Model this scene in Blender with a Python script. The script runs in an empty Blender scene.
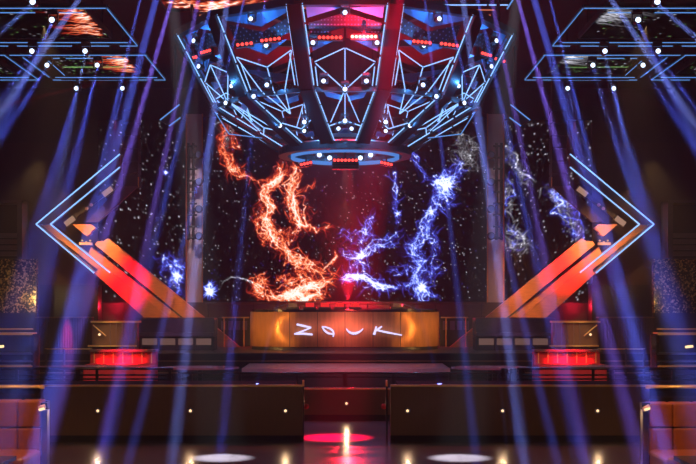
import bpy, math, random
import numpy as np
from mathutils import Vector
R_ = math.radians
random.seed(7); rng = np.random.default_rng(11)
sc = bpy.context.scene
COL = sc.collection
F, CX, CY, H = 1150.0, 345.0, 300.0, 2.5

def P(px, py, d, m=1):
    """photo pixel at depth d -> point; m=-1 mirrors to the other side of the hall"""
    return Vector((m*(px-CX)*d/F, d, H+(CY-py)*d/F))

# ------------------------------------------------------------------ camera
cam = bpy.data.cameras.new('camera'); co = bpy.data.objects.new('camera', cam); COL.objects.link(co)
co.location = (0, 0, H); co.rotation_euler = (math.pi/2, 0, 0)
cam.sensor_width = 36; cam.lens = F/696*36; cam.shift_x = 3/696; cam.shift_y = 68/696
cam.clip_end = 200; sc.camera = co

# ------------------------------------------------------------------ materials
MATS = {}
def mat(name, col, rough=.5, metal=0., var=.25, scale=6., bump=0., stretch=(1,1,1), coat=0., spec=.5):
    if name in MATS: return MATS[name]
    m = bpy.data.materials.new(name); m.use_nodes = True; nt = m.node_tree; b = nt.nodes['Principled BSDF']
    b.inputs['Roughness'].default_value = rough; b.inputs['Metallic'].default_value = metal
    b.inputs['Coat Weight'].default_value = coat; b.inputs['Specular IOR Level'].default_value = spec
    tc = nt.nodes.new('ShaderNodeTexCoord'); mp = nt.nodes.new('ShaderNodeMapping'); mp.inputs['Scale'].default_value = stretch
    nz = nt.nodes.new('ShaderNodeTexNoise'); nz.inputs['Scale'].default_value = scale; nz.inputs['Detail'].default_value = 4
    nt.links.new(tc.outputs['Object'], mp.inputs[0]); nt.links.new(mp.outputs[0], nz.inputs['Vector'])
    mx = nt.nodes.new('ShaderNodeMix'); mx.data_type = 'RGBA'
    mx.inputs[6].default_value = (*[c*(1-var) for c in col], 1); mx.inputs[7].default_value = (*[min(1, c*(1+var)) for c in col], 1)
    nt.links.new(nz.outputs['Fac'], mx.inputs[0]); nt.links.new(mx.outputs[2], b.inputs['Base Color'])
    if bump:
        bp = nt.nodes.new('ShaderNodeBump'); bp.inputs['Strength'].default_value = bump; bp.inputs['Distance'].default_value = .02
        nt.links.new(nz.outputs['Fac'], bp.inputs['Height']); nt.links.new(bp.outputs[0], b.inputs['Normal'])
    MATS[name] = m; return m
def glow(name, col, k):
    if name in MATS: return MATS[name]
    m = bpy.data.materials.new(name); m.use_nodes = True; nt = m.node_tree; nt.nodes.clear()
    e = nt.nodes.new('ShaderNodeEmission'); e.inputs[0].default_value = (*col, 1); e.inputs[1].default_value = k
    o = nt.nodes.new('ShaderNodeOutputMaterial'); nt.links.new(e.outputs[0], o.inputs[0])
    try: m.cycles.emission_sampling = 'NONE'
    except Exception: pass
    MATS[name] = m; return m
def pixel_mat():
    m = bpy.data.materials.new('led_pixels'); m.use_nodes = True; nt = m.node_tree; nt.nodes.clear()
    a = nt.nodes.new('ShaderNodeAttribute'); a.attribute_name = 'led'
    e = nt.nodes.new('ShaderNodeEmission'); e.inputs[1].default_value = 1.25
    o = nt.nodes.new('ShaderNodeOutputMaterial'); nt.links.new(a.outputs['Color'], e.inputs[0]); nt.links.new(e.outputs[0], o.inputs[0])
    m.cycles.emission_sampling = 'NONE'; return m

BLACK = mat('black_paint', (.012,.011,.013), .45)
BLACKG = mat('black_gloss', (.015,.014,.016), .12)
STEEL = mat('dark_steel', (.03,.03,.035), .35, .8)
BRASS = mat('brass', (.92,.58,.18), .42, .35, .1)
COPPER = mat('brushed_copper', (.62,.27,.12), .42, .55, .25, 3., .04, (1,1,9))
COPPER2 = mat('copper_cladding', (.62,.27,.10), .46, .5, .35, 2.2, .1, (6,1,.6))
BROWN = mat('walnut_veneer', (.17,.088,.036), .55, 0, .12, 4., .0, (6,6,.5))
WALLM = mat('dark_brown_wall', (.05,.032,.024), .7, 0, .3, 1.2)
LEATHER = mat('cognac_leather', (.30,.075,.013), .42, 0, .2, 9., .12)
REDV = mat('red_velvet', (.5,.03,.03), .6)
CHROME = mat('brushed_steel', (.45,.45,.48), .3, 1.)
PILL = mat('grey_pillar_paint', (.42,.36,.38), .6, 0, .12, 2.)
PURP = mat('plum_upholstery', (.06,.035,.05), .6, 0, .4, 12., .2)
LEDB = glow('led_blue_white', (.25,.50,1.), 1.7)
LEDC = glow('led_ceiling_blue', (.13,.36,.88), .9)
LEDR = glow('led_red', (1.,.06,.05), 2.6)
LEDRB = glow('led_red_bright', (1.,.22,.16), 7.)
LENS = glow('lens_white', (.62,.78,1.), 3.)
LENSB = glow('lens_blue', (.25,.55,1.), 4.)
WARML = glow('warm_lamp', (1.,.62,.32), 1.8)
WARMD = glow('warm_lit_panel', (.19,.10,.085), .7)
NEON = glow('neon_letter', (.66,.60,1.), 1.5)
PIX = pixel_mat()

def glitter():
    m = bpy.data.materials.new('gold_glitter_wall'); m.use_nodes = True; nt = m.node_tree; b = nt.nodes['Principled BSDF']
    v = nt.nodes.new('ShaderNodeTexVoronoi'); v.inputs['Scale'].default_value = 22
    tc = nt.nodes.new('ShaderNodeTexCoord'); nt.links.new(tc.outputs['Object'], v.inputs['Vector'])
    r = nt.nodes.new('ShaderNodeValToRGB'); r.color_ramp.elements[0].color = (.03,.018,.008,1); r.color_ramp.elements[1].color = (.9,.62,.22,1)
    r.color_ramp.elements[0].position = .55; r.color_ramp.elements[1].position = .98
    s = nt.nodes.new('ShaderNodeSeparateColor'); nt.links.new(v.outputs['Color'], s.inputs[0]); nt.links.new(s.outputs[0], r.inputs[0])
    nt.links.new(r.outputs[0], b.inputs['Base Color']); b.inputs['Metallic'].default_value = .5; b.inputs['Roughness'].default_value = .4
    return m
GLIT = glitter()
def floor_mat(name, col, rough, tile=.9):
    m = bpy.data.materials.new(name); m.use_nodes = True; nt = m.node_tree; b = nt.nodes['Principled BSDF']
    tc = nt.nodes.new('ShaderNodeTexCoord')
    br = nt.nodes.new('ShaderNodeTexBrick'); br.inputs['Scale'].default_value = 1/tile; br.offset = 0
    br.inputs['Color1'].default_value = (*col,1); br.inputs['Color2'].default_value = (*[c*.8 for c in col],1); br.inputs['Mortar'].default_value = (*[c*.35 for c in col],1)
    br.inputs['Mortar Size'].default_value = .008; br.inputs['Brick Width'].default_value = 1; br.inputs['Row Height'].default_value = 1
    nt.links.new(tc.outputs['Object'], br.inputs['Vector']); nt.links.new(br.outputs['Color'], b.inputs['Base Color'])
    nz = nt.nodes.new('ShaderNodeTexNoise'); nz.inputs['Scale'].default_value = 3; nt.links.new(tc.outputs['Object'], nz.inputs['Vector'])
    mr = nt.nodes.new('ShaderNodeMapRange'); mr.inputs[3].default_value = rough*.95; mr.inputs[4].default_value = rough*1.05
    nt.links.new(nz.outputs['Fac'], mr.inputs[0]); nt.links.new(mr.outputs[0], b.inputs['Roughness'])
    return m
FLOORM = floor_mat('polished_floor_tiles', (.14,.115,.12), .22)
DARKFL = floor_mat('dark_gloss_floor', (.03,.025,.03), .18)
STAGEM = floor_mat('stage_deck', (.10,.075,.05), .4, 1.2)

# ------------------------------------------------------------------ mesh builder
class MB:
    def __init__(s): s.v = []; s.f = []
    def quadpts(s, base, faces):
        n = len(s.v); s.v += [tuple(p) for p in base]; s.f += [tuple(i+n for i in f) for f in faces]
    def box(s, a, b):
        x0,x1 = sorted((a[0],b[0])); y0,y1 = sorted((a[1],b[1])); z0,z1 = sorted((a[2],b[2]))
        s.quadpts([(x0,y0,z0),(x1,y0,z0),(x1,y1,z0),(x0,y1,z0),(x0,y0,z1),(x1,y0,z1),(x1,y1,z1),(x0,y1,z1)],
                  [(0,3,2,1),(4,5,6,7),(0,1,5,4),(1,2,6,5),(2,3,7,6),(3,0,4,7)]); return s
    def frame(s, p0, p1, w, h, up=Vector((0,0,1))):
        """box section bar: w across (perpendicular to up), h along up"""
        p0, p1 = Vector(p0), Vector(p1); d = (p1-p0).normalized(); a = d.cross(up)
        if a.length < 1e-4: a = d.cross(Vector((0,1,0)))
        a.normalize(); c = a.cross(d).normalized(); a = a*w/2; c = c*h/2
        s.quadpts([p0-a-c,p0+a-c,p0+a+c,p0-a+c,p1-a-c,p1+a-c,p1+a+c,p1-a+c],
                  [(0,3,2,1),(4,5,6,7),(0,1,5,4),(1,2,6,5),(2,3,7,6),(3,0,4,7)]); return s
    def tube(s, p0, p1, r, n=8, r1=None):
        p0, p1 = Vector(p0), Vector(p1); d = (p1-p0).normalized(); a = d.orthogonal().normalized(); c = d.cross(a)
        r1 = r if r1 is None else r1
        ring = lambda p, q: [p+a*math.cos(2*math.pi*i/n)*q+c*math.sin(2*math.pi*i/n)*q for i in range(n)]
        s.quadpts(ring(p0,r)+ring(p1,r1), [(i,(i+1)%n,n+(i+1)%n,n+i) for i in range(n)]+[tuple(reversed(range(n))), tuple(range(n,2*n))]); return s
    def path(s, pts, r, n=8):
        for i in range(len(pts)-1): s.tube(pts[i], pts[i+1], r, n)
        return s
    def prism(s, pts, off):
        """closed outline pts extruded by vector off"""
        n = len(pts); off = Vector(off); a = [Vector(p) for p in pts]
        s.quadpts(a+[p+off for p in a], [tuple(range(n)), tuple(reversed(range(n,2*n)))]+[(i,n+i,n+(i+1)%n,(i+1)%n) for i in range(n)]); return s
    def lathe(s, c, prof, n=24, ax='z'):
        """prof: list of (radius, height)"""
        c = Vector(c); k = len(prof); base = []
        for r, h in prof:
            for i in range(n):
                t = 2*math.pi*i/n
                if ax == 'z': base.append(c+Vector((r*math.cos(t), r*math.sin(t), h)))
                else: base.append(c+Vector((r*math.cos(t), h, r*math.sin(t))))
        fs = [(j*n+i, j*n+(i+1)%n, (j+1)*n+(i+1)%n, (j+1)*n+i) for j in range(k-1) for i in range(n)]
        fs += [tuple(range(n)), tuple(range((k-1)*n, k*n))]
        s.quadpts(base, fs); return s
    def build(s, name, m, parent=None, bevel=0, smooth=False):
        me = bpy.data.meshes.new(name); me.from_pydata(s.v, [], s.f); me.update()
        import bmesh
        bm = bmesh.new(); bm.from_mesh(me); bmesh.ops.recalc_face_normals(bm, faces=bm.faces); bm.to_mesh(me); bm.free()
        me.materials.append(m)
        o = bpy.data.objects.new(name, me); COL.objects.link(o)
        if smooth:
            me.polygons.foreach_set('use_smooth', [True]*len(me.polygons)); 
        if bevel:
            md = o.modifiers.new('bevel', 'BEVEL'); md.width = bevel; md.segments = 3; md.limit_method = 'ANGLE'
        if parent is not None:
            o.parent = parent; o.matrix_parent_inverse = parent.matrix_world.inverted() if False else mathutils_inv(parent)
        return o
import mathutils
def mathutils_inv(p):
    m = mathutils.Matrix.Translation(p.location) @ p.rotation_euler.to_matrix().to_4x4()
    q = p.parent
    while q is not None:
        m = (mathutils.Matrix.Translation(q.location) @ q.rotation_euler.to_matrix().to_4x4()) if q.type == 'EMPTY' else m
        q = q.parent
    return m.inverted()
# children are written in world coordinates; a mesh parent sits at the origin, so its inverse is the root's
def tag(o, label=None, cat=None, group=None, kind=None):
    if label: o['label'] = label
    if cat: o['category'] = cat
    if group: o['group'] = group
    if kind: o['kind'] = kind
    return o
def thing(name, loc, label, cat, group=None):
    o = bpy.data.objects.new(name, None); o.empty_display_size = .2; COL.objects.link(o); o.location = loc
    return tag(o, label, cat, group)
def child(mb, name, m, root, **k):
    """part of an Empty-based thing: mesh written in world coordinates, shifted to the root's frame"""
    o = mb.build(name, m, None, **k); L = root.location.copy()
    o.parent = root; o.matrix_parent_inverse = mathutils.Matrix.Translation(-L)
    return o
def sub(mb, name, m, part, **k):
    """sub-part of a part made with child(): part's own frame is world coordinates"""
    o = mb.build(name, m, None, **k); o.parent = part; return o
def copy_tree(o, parent=None, loc=None, rot=None):
    c = o.copy(); COL.objects.link(c)
    if parent is not None: c.parent = parent
    if loc is not None: c.location = loc
    if rot is not None: c.rotation_euler = rot
    for ch in list(o.children): copy_tree(ch, c)
    return c
def struct(mb, name, m, label=None, **k):
    return tag(mb.build(name, m, **k), label, None, None, 'structure')
ORD = ['first','second','third','fourth','fifth','sixth','seventh','eighth','ninth','tenth','eleventh','twelfth','thirteenth']
SIDE = {1:'left', -1:'right'}

# ------------------------------------------------------------------ lights
def spot(name, a, b, power, col, size=1.2, blend=.3, mode='Linear', r=0.):
    l = bpy.data.lights.new(name, 'SPOT'); l.energy = power; l.color = col; l.spot_size = R_(size); l.spot_blend = blend; l.shadow_soft_size = r
    if mode != 'Quadratic':
        l.use_nodes = True; n = l.node_tree; e = n.nodes['Emission']; f = n.nodes.new('ShaderNodeLightFalloff'); f.inputs[0].default_value = 1
        n.links.new(f.outputs[mode], e.inputs['Strength'])
    o = bpy.data.objects.new(name, l); COL.objects.link(o); a = Vector(a); b = Vector(b)
    o.location = a; o.rotation_euler = (b-a).to_track_quat('-Z','Y').to_euler(); return o
def point(name, a, power, col, r=0.):
    l = bpy.data.lights.new(name, 'POINT'); l.energy = power; l.color = col; l.shadow_soft_size = r
    o = bpy.data.objects.new(name, l); COL.objects.link(o); o.location = a; return o
def area(name, a, b, sx, sy, power, col, spread=180):
    l = bpy.data.lights.new(name, 'AREA'); l.shape = 'RECTANGLE'; l.size = sx; l.size_y = sy; l.energy = power; l.color = col; l.spread = R_(spread)
    o = bpy.data.objects.new(name, l); COL.objects.link(o); a = Vector(a); b = Vector(b)
    o.location = a; o.rotation_euler = (b-a).to_track_quat('-Z','Y').to_euler(); return o

# ================================================================== ROOM SHELL
XW, YB, ZC = 15.5, 44.0, 10.6
struct(MB().box((-XW,-3,-.2),(XW,25.2,0)), 'floor', FLOORM)
struct(MB().box((-XW,25.2,-.2),(XW,YB,0)), 'floor', DARKFL)
struct(MB().box((-XW,-3,ZC),(XW,YB,ZC+.2)), 'ceiling', mat('black_ceiling',(.012,.009,.012),.8))
struct(MB().box((-XW,YB,-.2),(XW,YB+.2,ZC)), 'wall_back', mat('black_backwall',(.02,.014,.018),.7))
struct(MB().box((-XW-.2,-3,-.2),(-XW,YB,ZC)), 'wall_left', WALLM)
struct(MB().box((XW,-3,-.2),(XW+.2,YB,ZC)), 'wall_right', WALLM)
struct(MB().box((-XW,-3.2,-.2),(XW,-3,ZC)), 'wall_front', WALLM)
for m in (1,-1):   # recessed brown walls behind the wings, glittering panel and upper balcony niche
    a = P(-60,200,40,m); b = P(118,352,40,m)
    struct(MB().box((a.x,40.2,.4),(b.x,40.4,8.0)), 'wall_'+SIDE[m], WALLM)
    a = P(-60,259,37,m); b = P(36,313,37,m)
    t = thing('glitter_panel', ((a.x+b.x)/2,37.1,0), 'gold glittering wall panel beyond the %s wing' % SIDE[m], 'wall panel')
    child(MB().box((a.x,37,b.z),(b.x,37.25,a.z)), 'glitter_face', GLIT, t); child(MB().box((a.x,37.02,0),(b.x,37.25,b.z)), 'base', BLACK, t)
    t = thing('balcony_niche', P(0,258,36,m), 'dark framed balcony niche above the glittering panel on the %s' % SIDE[m], 'balcony')
    a = P(-50,200,36,m); b = P(22,258,36,m); c = P(14,250,36,m)
    child(MB().box((a.x,36,a.z),(b.x,36.6,P(0,203,36).z)).box((b.x,36,a.z),(P(17,0,36,m).x,36.6,b.z)), 'frame', mat('niche_frame',(.10,.07,.06),.5), t)
    child(MB().box((a.x,36.6,a.z),(b.x,36.8,b.z)), 'back_panel', BLACK, t)
    mb = MB()
    for k in range(4): mb.box((a.x,36.05+k*.08,P(0,233+k*6,36).z),(P(18,0,36,m).x,36.2+k*.08,P(0,237.5+k*6,36).z))
    child(mb, 'slat', mat('niche_slat',(.22,.17,.14),.35,.6), t)

# stage platforms
struct(MB().box((-11,33,0),(11,40,.98)), 'stage_platform', STAGEM, 'wide stage platform the booth stands on')
struct(MB().box((-2.73,30.4,0),(2.78,32.85,.69)), 'stage_step', mat('pale_gloss_step',(.45,.30,.28),.35), 'glossy pale step in front of the stage')
struct(MB().box((-2.9,30.3,0),(2.95,30.38,.60)), 'trim_1', BLACK)
struct(MB().box((-11,32.93,0),(11,33,.955)), 'trim_5', mat('matt_black_ledge', (.010,.009,.010), .9, 0, .25, 6., spec=.1))
struct(MB().box((-11,32.9,.74),(11,32.93,.765)), 'trim_2', mat('dull_brass',(.2,.13,.06),.4,.6))
struct(MB().box((-11,32.9,.4),(11,32.93,.43)), 'trim_2', mat('dull_brass',(.2,.13,.06),.4,.6))
struct(MB().box((-5.4,39.2,.98),(5.4,39.9,2.42)), 'wall_back', mat('screen_plinth',(.035,.022,.03),.5))

# half walls
LEDGE = mat('matt_black_ledge', (.010,.009,.010), .9, 0, .25, 6., spec=.1)
def half_wall(x0, x1, y, top, depth, base):
    i0, i1 = (x0, x1-.15) if x0 < -5 else ((x0+.15, x1) if x1 > 5 else (x0, x1))
    struct(MB().box((x0,y,base),(x1,y+.12,top-.035)), 'low_wall', BROWN)
    struct(MB().box((i0,y+.12,0),(i1,y+depth,top-.05)), 'low_wall', LEDGE)
    struct(MB().box((x0,y+.04,0),(x1,y+.12,base)), 'baseboard_front', BLACK)
    struct(MB().box((x0,y-.01,top-.035),(x1,y+.05,top)), 'trim_3', BRASS)
    struct(MB().box((i0,y+.05,top-.05),(i1,y+depth,top-.02)), 'trim_4', LEDGE)
half_wall(-9.5, (302.5-CX)*20.2/F, 20.2, 1.01, 1.3, .12)
half_wall((390.5-CX)*20.2/F, 9.5, 20.2, 1.01, 1.3, .12)
half_wall(-3.2, 3.2, 23.8, .675, .6, .125)
for m in (1,-1):   # end caps of the gap: metal door pull and red notice light
    t = thing('gate_post', P(303,400,20.6,m), 'brass edged gate stop on the %s side of the centre gap' % SIDE[m], 'gate post')
    a = P(302.3,381,20.25,m)
    child(MB().box((a.x,20.22,.98),(a.x+m*.03,20.4,1.08)), 'cap', BRASS, t)
    child(MB().box((a.x,20.24,0),(a.x+m*.03,20.29,.98)), 'post', BLACK, t)
    a = P(302.3,0,20.25,m)
    child(MB().box((a.x,20.3,.62),(a.x+m*.03,20.36,.78)), 'pull', CHROME, t)
    child(MB().lathe((a.x+m*.06,20.5,.60),[(.0,0),(.05,.01),(.05,.03),(0,.04)],12,'y'), 'buffer', mat('red_plastic',(.5,.04,.04),.4), t)

def step_light(px, y, z, label):
    x = (px-CX)*y/F
    t = thing('step_light', (x,y,z), label, 'wall light', 'step lights on the low walls')
    child(MB().lathe((x,y-.012,z),[(.045,-.004),(.05,0),(.05,.01),(.02,.012)],16,'y'), 'bezel', CHROME, t)
    child(MB().lathe((x,y-.022,z),[(.001,0),(.024,.002),(.024,.008)],14,'y'), 'lens', WARML, t)
    child(MB().box((x-.05,y-.04,z+.035),(x+.05,y,z+.045)), 'hood', BLACK, t)
    spot('step_lamp', (x,y-.06,z), (x,y-2.2,0), 9, (1,.62,.32), 120, .8, 'Quadratic', .02)
step_light(98, 20.2, .555, 'small round step light near the left banquette')
step_light(190.5, 20.2, .555, 'small round step light in the middle of the left low wall')
step_light(285.5, 20.2, .555, 'small round step light on left low wall beside the centre gap')
step_light(346.5, 23.8, .36, 'small round step light on the far low wall in the centre gap')
step_light(407.5, 20.2, .555, 'small round step light on right low wall beside the centre gap')
step_light(502.5, 20.2, .555, 'small round step light in the middle of the right low wall')
step_light(597.5, 20.2, .555, 'small round step light near the right banquette')

# ================================================================== BANQUETTES in the foreground
for m in (1,-1):
    S = SIDE[m]; dy = 0 if m == 1 else 2.5
    xr = P(40,0,15,m).x; xl = P(-60,0,15,m).x
    t = thing('banquette', ((xr+xl)/2,15,0), 'tufted cognac leather banquette in the %s front corner' % S, 'sofa', 'front corner banquettes')
    zt = P(0,401+dy,15).z; zs = P(0,428,15).z; zb = P(0,449,15).z
    w = 1.15*23/40; x = xr; k = 0
    ed = [xr, P(17,0,15,m).x, P(-8,0,15,m).x, P(-34,0,15,m).x, xl]
    for i in range(4):
        a, b = sorted((ed[i], ed[i+1])); g = .004
        for (z0,z1) in ((zs+g,zt),(zb-.1,zs-g)):
            child(MB().box((a+g,15,z0),(b-g,15.32,z1)), 'back_cushion', LEATHER, t, bevel=.025)
    a, b = sorted((P(33,0,14.6,m).x, xl))
    child(MB().box((a,14.15,zb-.26),(b,15.02,zb)), 'seat', LEATHER, t, bevel=.06)
    child(MB().box((a,14.25,0),(b,15.3,zb-.26)), 'base', BLACK, t)
    a, b = sorted((xr, xl))
    child(MB().box((a-.02,15.3,0),(b+.02,15.42,zt-.03)), 'back_shell', BLACK, t)
    # glass screen with brass rail, post and reading lamp
    zr = P(0,387,15.6).z; x0 = P(42,0,15.6,m).x
    t = thing('brass_rail', (x0,15.6,0), 'brass topped glass divider rail behind the %s banquette' % S, 'railing', 'divider rails behind the banquettes')
    child(MB().tube((x0,15.6,zr),(xl,15.6,zr),.022), 'rail', BRASS, t, smooth=True)
    child(MB().lathe((x0+m*.0,15.6,zr),[(.0,-.03),(.035,-.02),(.035,.02),(0,.03)],14), 'finial', BRASS, t)
    gm = mat('smoked_glass',(.05,.04,.035),.05); gb = gm.node_tree.nodes['Principled BSDF']; gb.inputs['Transmission Weight'].default_value = .9
    a, b = sorted((x0-m*.02, xl)); child(MB().box((a,15.595,zt-.04),(b,15.605,zr-.02)), 'glass', gm, t)
    xp = P(44.5,0,15.1,m).x
    t = thing('steel_post', (xp,15.1,0), 'brushed steel post at the end of the %s banquette' % S, 'post', 'steel posts by the banquettes')
    child(MB().box((xp-.04,15.08,0),(xp+.04,15.2,P(0,410,15.1).z)), 'post', CHROME, t)
    t = thing('reading_lamp', (xp,15.0,P(0,410,15).z), 'small brass lamp on the post beside the %s banquette' % S, 'lamp', 'banquette post lamps')
    z = P(0,409,15).z
    child(MB().tube((xp-.05,15.02,z+.01*m),(xp+.03,15.02,z+.035),.03,10), 'shade', BRASS, t, smooth=True)
    child(MB().tube((xp-.045,14.995,z-.012),(xp+.03,14.995,z+.01),.017,8), 'bulb', glow('amber_bulb',(1,.70,.25),1.6), t)
    child(MB().box((xp-.06,15.04,z+.03),(xp+.05,15.16,z+.075)), 'bracket', BLACK, t)
    # low table corner
    xt = P(14,0,13.6,m).x; zt2 = P(0,457,13.6).z
    t = thing('cocktail_table', (xl*.5+xt*.5,13.3,0), 'dark square cocktail table before the %s banquette' % S, 'table', 'tables before the banquettes')
    a, b = sorted((xt, xl)); child(MB().box((a,12.7,zt2-.05),(b,13.7,zt2)), 'table_top', mat('dark_stone',(.07,.06,.07),.2), t)
    child(MB().box(((a+b)/2-.06,13.2,0),((a+b)/2+.06,13.3,zt2-.05)), 'leg', STEEL, t)

# ================================================================== RAILINGS behind the low walls
def rail(label, x0p, x1p, y, py, posts, bars=(), r=.028, zlow=.05, m=1, mt=None, group='black railings around the dance floor', base=0.):
    x0 = P(x0p,0,y,m).x; x1 = P(x1p,0,y,m).x; z = P(0,py,y).z
    t = thing('railing', ((x0+x1)/2,y,base), label, 'railing', group)
    child(MB().tube((x0,y,z),(x1,y,z),r,10), 'handrail', mt or mat('dark_chrome',(.22,.19,.18),.25,.9), t, smooth=True)
    for q in bars:
        zz = P(0,q,y).z; child(MB().tube((x0,y,zz),(x1,y,zz),r*.6,8), 'bar', STEEL, t, smooth=True)
    for p in posts:
        xx = P(p,0,y,m).x; child(MB().box((xx-.025,y-.025,base),(xx+.025,y+.025,z)), 'post', BLACK, t)
    return t
for m in (1,-1):
    S = SIDE[m]
    rail('long black handrail behind the %s low wall, outer length' % S, -20, 173, 22.2, 368.5, (17,97,170), (375,379), m=m)
    rail('black handrail behind the %s low wall, reaching the centre gap' % S, 178, 344.6, 24.6, 373, (180,191,240,297,344), (377,), m=m, r=.02)

# ================================================================== LOUNGE between the walls and the stage
TBL = mat('glossy_table_top',(.30,.22,.25),.12)
for m in (1,-1):
    S = SIDE[m]
    # oval glossy tables on pedestals
    for (px, py, d, rx, ry, w) in ((78,366.5,26.0,1.0,.6,'outer'),(200,367,26.4,.9,.55,'inner')):
        c = P(px,py,d,m); t = thing('oval_table', (c.x,c.y,0), 'glossy oval lounge table behind the %s low wall, the %s one' % (S,w), 'table', 'oval lounge tables')
        n = 32; ring = [Vector((c.x+rx*math.cos(2*math.pi*i/n), c.y+ry*math.sin(2*math.pi*i/n), c.z-.04)) for i in range(n)]
        child(MB().prism(ring,(0,0,.04)), 'table_top', TBL, t)
        child(MB().lathe((c.x,c.y,0),[(.3,0),(.3,.03),(.06,.06),(.06,c.z-.05)],16), 'pedestal', STEEL, t)
    # red velvet booth sofa with brass posts
    a = P(88,352,29.5,m); b = P(155,362,29.5,m); x0,x1 = sorted((a.x,b.x))
    t = thing('booth_sofa', ((x0+x1)/2,29.5,0), 'red velvet booth sofa below the %s wing' % S, 'sofa', 'red booth sofas')
    z1 = P(0,352,29.5).z
    child(MB().box((x0,29.7,0),(x1,30.0,z1)), 'backrest', REDV, t, bevel=.04)
    child(MB().box((x0,28.9,0),(x1,29.7,P(0,364,29.3).z)), 'seat', REDV, t, bevel=.05)
    for k in range(7):
        xx = x0+.12+(x1-x0-.24)*k/6; child(MB().box((xx-.012,29.66,.2),(xx+.012,29.7,z1-.02)), 'brass_strip', BRASS, t)
    child(MB().box((x0,29.6,z1),(x1,30.05,z1+.05)), 'top_ledge', mat('ledge',(.12,.08,.06),.3), t)
    # dark booth with brass shelves at the far side of the picture
    xa = P(-30,0,27,m).x; xb = P(33,0,27,m).x; x0,x1 = sorted((xa,xb))
    t = thing('lounge_booth', ((x0+x1)/2,27,0), 'dark lounge booth with brass edges at the far %s' % S, 'booth', 'lounge booths at the sides')
    child(MB().box((x0,27.3,0),(x1,27.6,P(0,335,27.3).z)), 'back_wall', BLACK, t)
    for (py, w, mt) in ((334,.05,BRASS),(354,.03,CHROME),(361.5,.03,CHROME),(366.5,.045,BRASS)):
        z = P(0,py,26.9).z; child(MB().box((x0,26.9,z-w/2),(x1,27.35,z+w/2)), 'shelf_edge', mt, t)
    child(MB().tube((xb,27,P(0,329,27).z),(xa,27,P(0,329,27).z),.015), 'top_rail', BRASS, t)
    child(MB().box((xb-.03,26.95,0),(xb+.03,27.4,P(0,334,27).z)), 'end_post', BLACKG, t)
    z = P(0,347,26.9).z; xx = P(1,0,26.9,m).x
    child(MB().tube((xx-.1,26.85,z),(xx+.08,26.85,z+.02),.03), 'lamp', glow('amber_bulb',(1,.70,.25),1.6), t)
    # magenta-lit fluted partition
    x0 = P(36,0,33,m).x; x1 = P(92,0,33,m).x; x0,x1 = sorted((x0,x1))
    mb = MB(); n = 34
    for k in range(n):
        xx = x0+(x1-x0)*(k+.5)/n; mb.box((xx-.018,32.94,0),(xx+.018,33.0,P(0,318,33).z))
    t = thing('fluted_partition', ((x0+x1)/2,33,0), 'dark fluted partition left of the brass-topped cabinet' if m==1 else 'dark fluted partition right of the brass-topped cabinet', 'partition', 'fluted partitions')
    child(MB().box((x0,33,0),(x1,33.2,P(0,318,33).z)), 'panel', WALLM, t); child(mb, 'fluting', WALLM, t)
    child(MB().box((x0,32.9,P(0,318,33).z),(x1,33.25,P(0,317,33).z)), 'cap', mat('dull_brass',(.2,.13,.06),.4,.6), t)
    # floor light pole line along partition foot
    rail('thin brass handrail sloping towards the %s lounge steps' % S, 45, 92, 32.4, 349, (46,64,91), (353,), r=.015, m=m, mt=BRASS, group='thin brass lounge rails')
    # brass topped cabinet
    x0,x1 = sorted((P(92,0,32.6,m).x, P(137,0,32.6,m).x)); zt = P(0,321,32.6).z
    t = thing('host_cabinet', ((x0+x1)/2,32.8,0), 'dark panelled cabinet with brass top beside the %s wing' % S, 'cabinet', 'brass topped cabinets')
    child(MB().box((x0,32.62,0),(x1,32.9,zt-.05)), 'body', BROWN, t)
    child(MB().box((x0-.03,32.55,zt-.05),(x1+.06,32.95,zt)), 'top', BRASS, t)
    for k in range(5):
        xx = P(110+k*6,0,32.6,m).x; child(MB().box((xx-.015,32.58,.95),(xx+.015,32.62,zt-.05)), 'pilaster', mat('pilaster',(.17,.11,.08),.4), t)
    a = P(93,325,32.5,m); b = P(106,336,32.5,m)
    child(MB().tube(a,b,.018), 'handrail', BRASS, t)
    c = P(99.5,334.5,32.55,m); child(MB().lathe(c,[(.0,-.02),(.035,-.01),(.035,0),(.0,.01)],12,'y'), 'lamp', WARML, t)
    child(MB().box((x0-.1,32.5,P(0,346,32.5).z-.02),(x1+.5*0+.0,32.6,P(0,346,32.5).z+.02)), 'foot_rail', BRASS, t)
    # brown podium box behind the wing with black louvred case
    x0,x1 = sorted((P(40,0,38.6,m).x, P(98,0,38.6,m).x))
    t = thing('equipment_case', ((x0+x1)/2,38.8,.98), 'black equipment case with louvres under the %s wing' % S, 'case', 'equipment cases under wings')
    child(MB().box((x0,38.6,.98),(x1,39.2,P(0,285,38.6).z)), 'body', BLACK, t)
    mb = MB()
    for k in range(4):
        q = P(56,292+k*2.5,38.58,m); q2 = P(73,0,38.58,m); mb.box((q.x,38.57,q.z),(q2.x,38.6,q.z-.03))
    child(mb, 'louvre', STEEL, t)
    # plum bench with backlit panels at the foot of the wing
    x0,x1 = sorted((P(133,0,34.6,m).x, P(214,0,34.6,m).x)); z0 = .98
    zt = P(0,318,34.6).z; zm = P(0,337,34.6).z
    t = thing('bench', ((x0+x1)/2,34.9,.98), 'plum bench with lit panels at the foot of the %s wing' % S, 'bench', 'plum benches on the stage')
    child(MB().box((x0,34.8,zm),(x1,35.6,zt)), 'backrest', PURP, t, bevel=.05)
    child(MB().box((x0,34.45,zm),(x1,34.8,zm+.14)), 'seat', PURP, t, bevel=.04)
    child(MB().box((x0,34.7,z0),(x1,35.5,zm)), 'plinth', BLACK, t)
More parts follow.
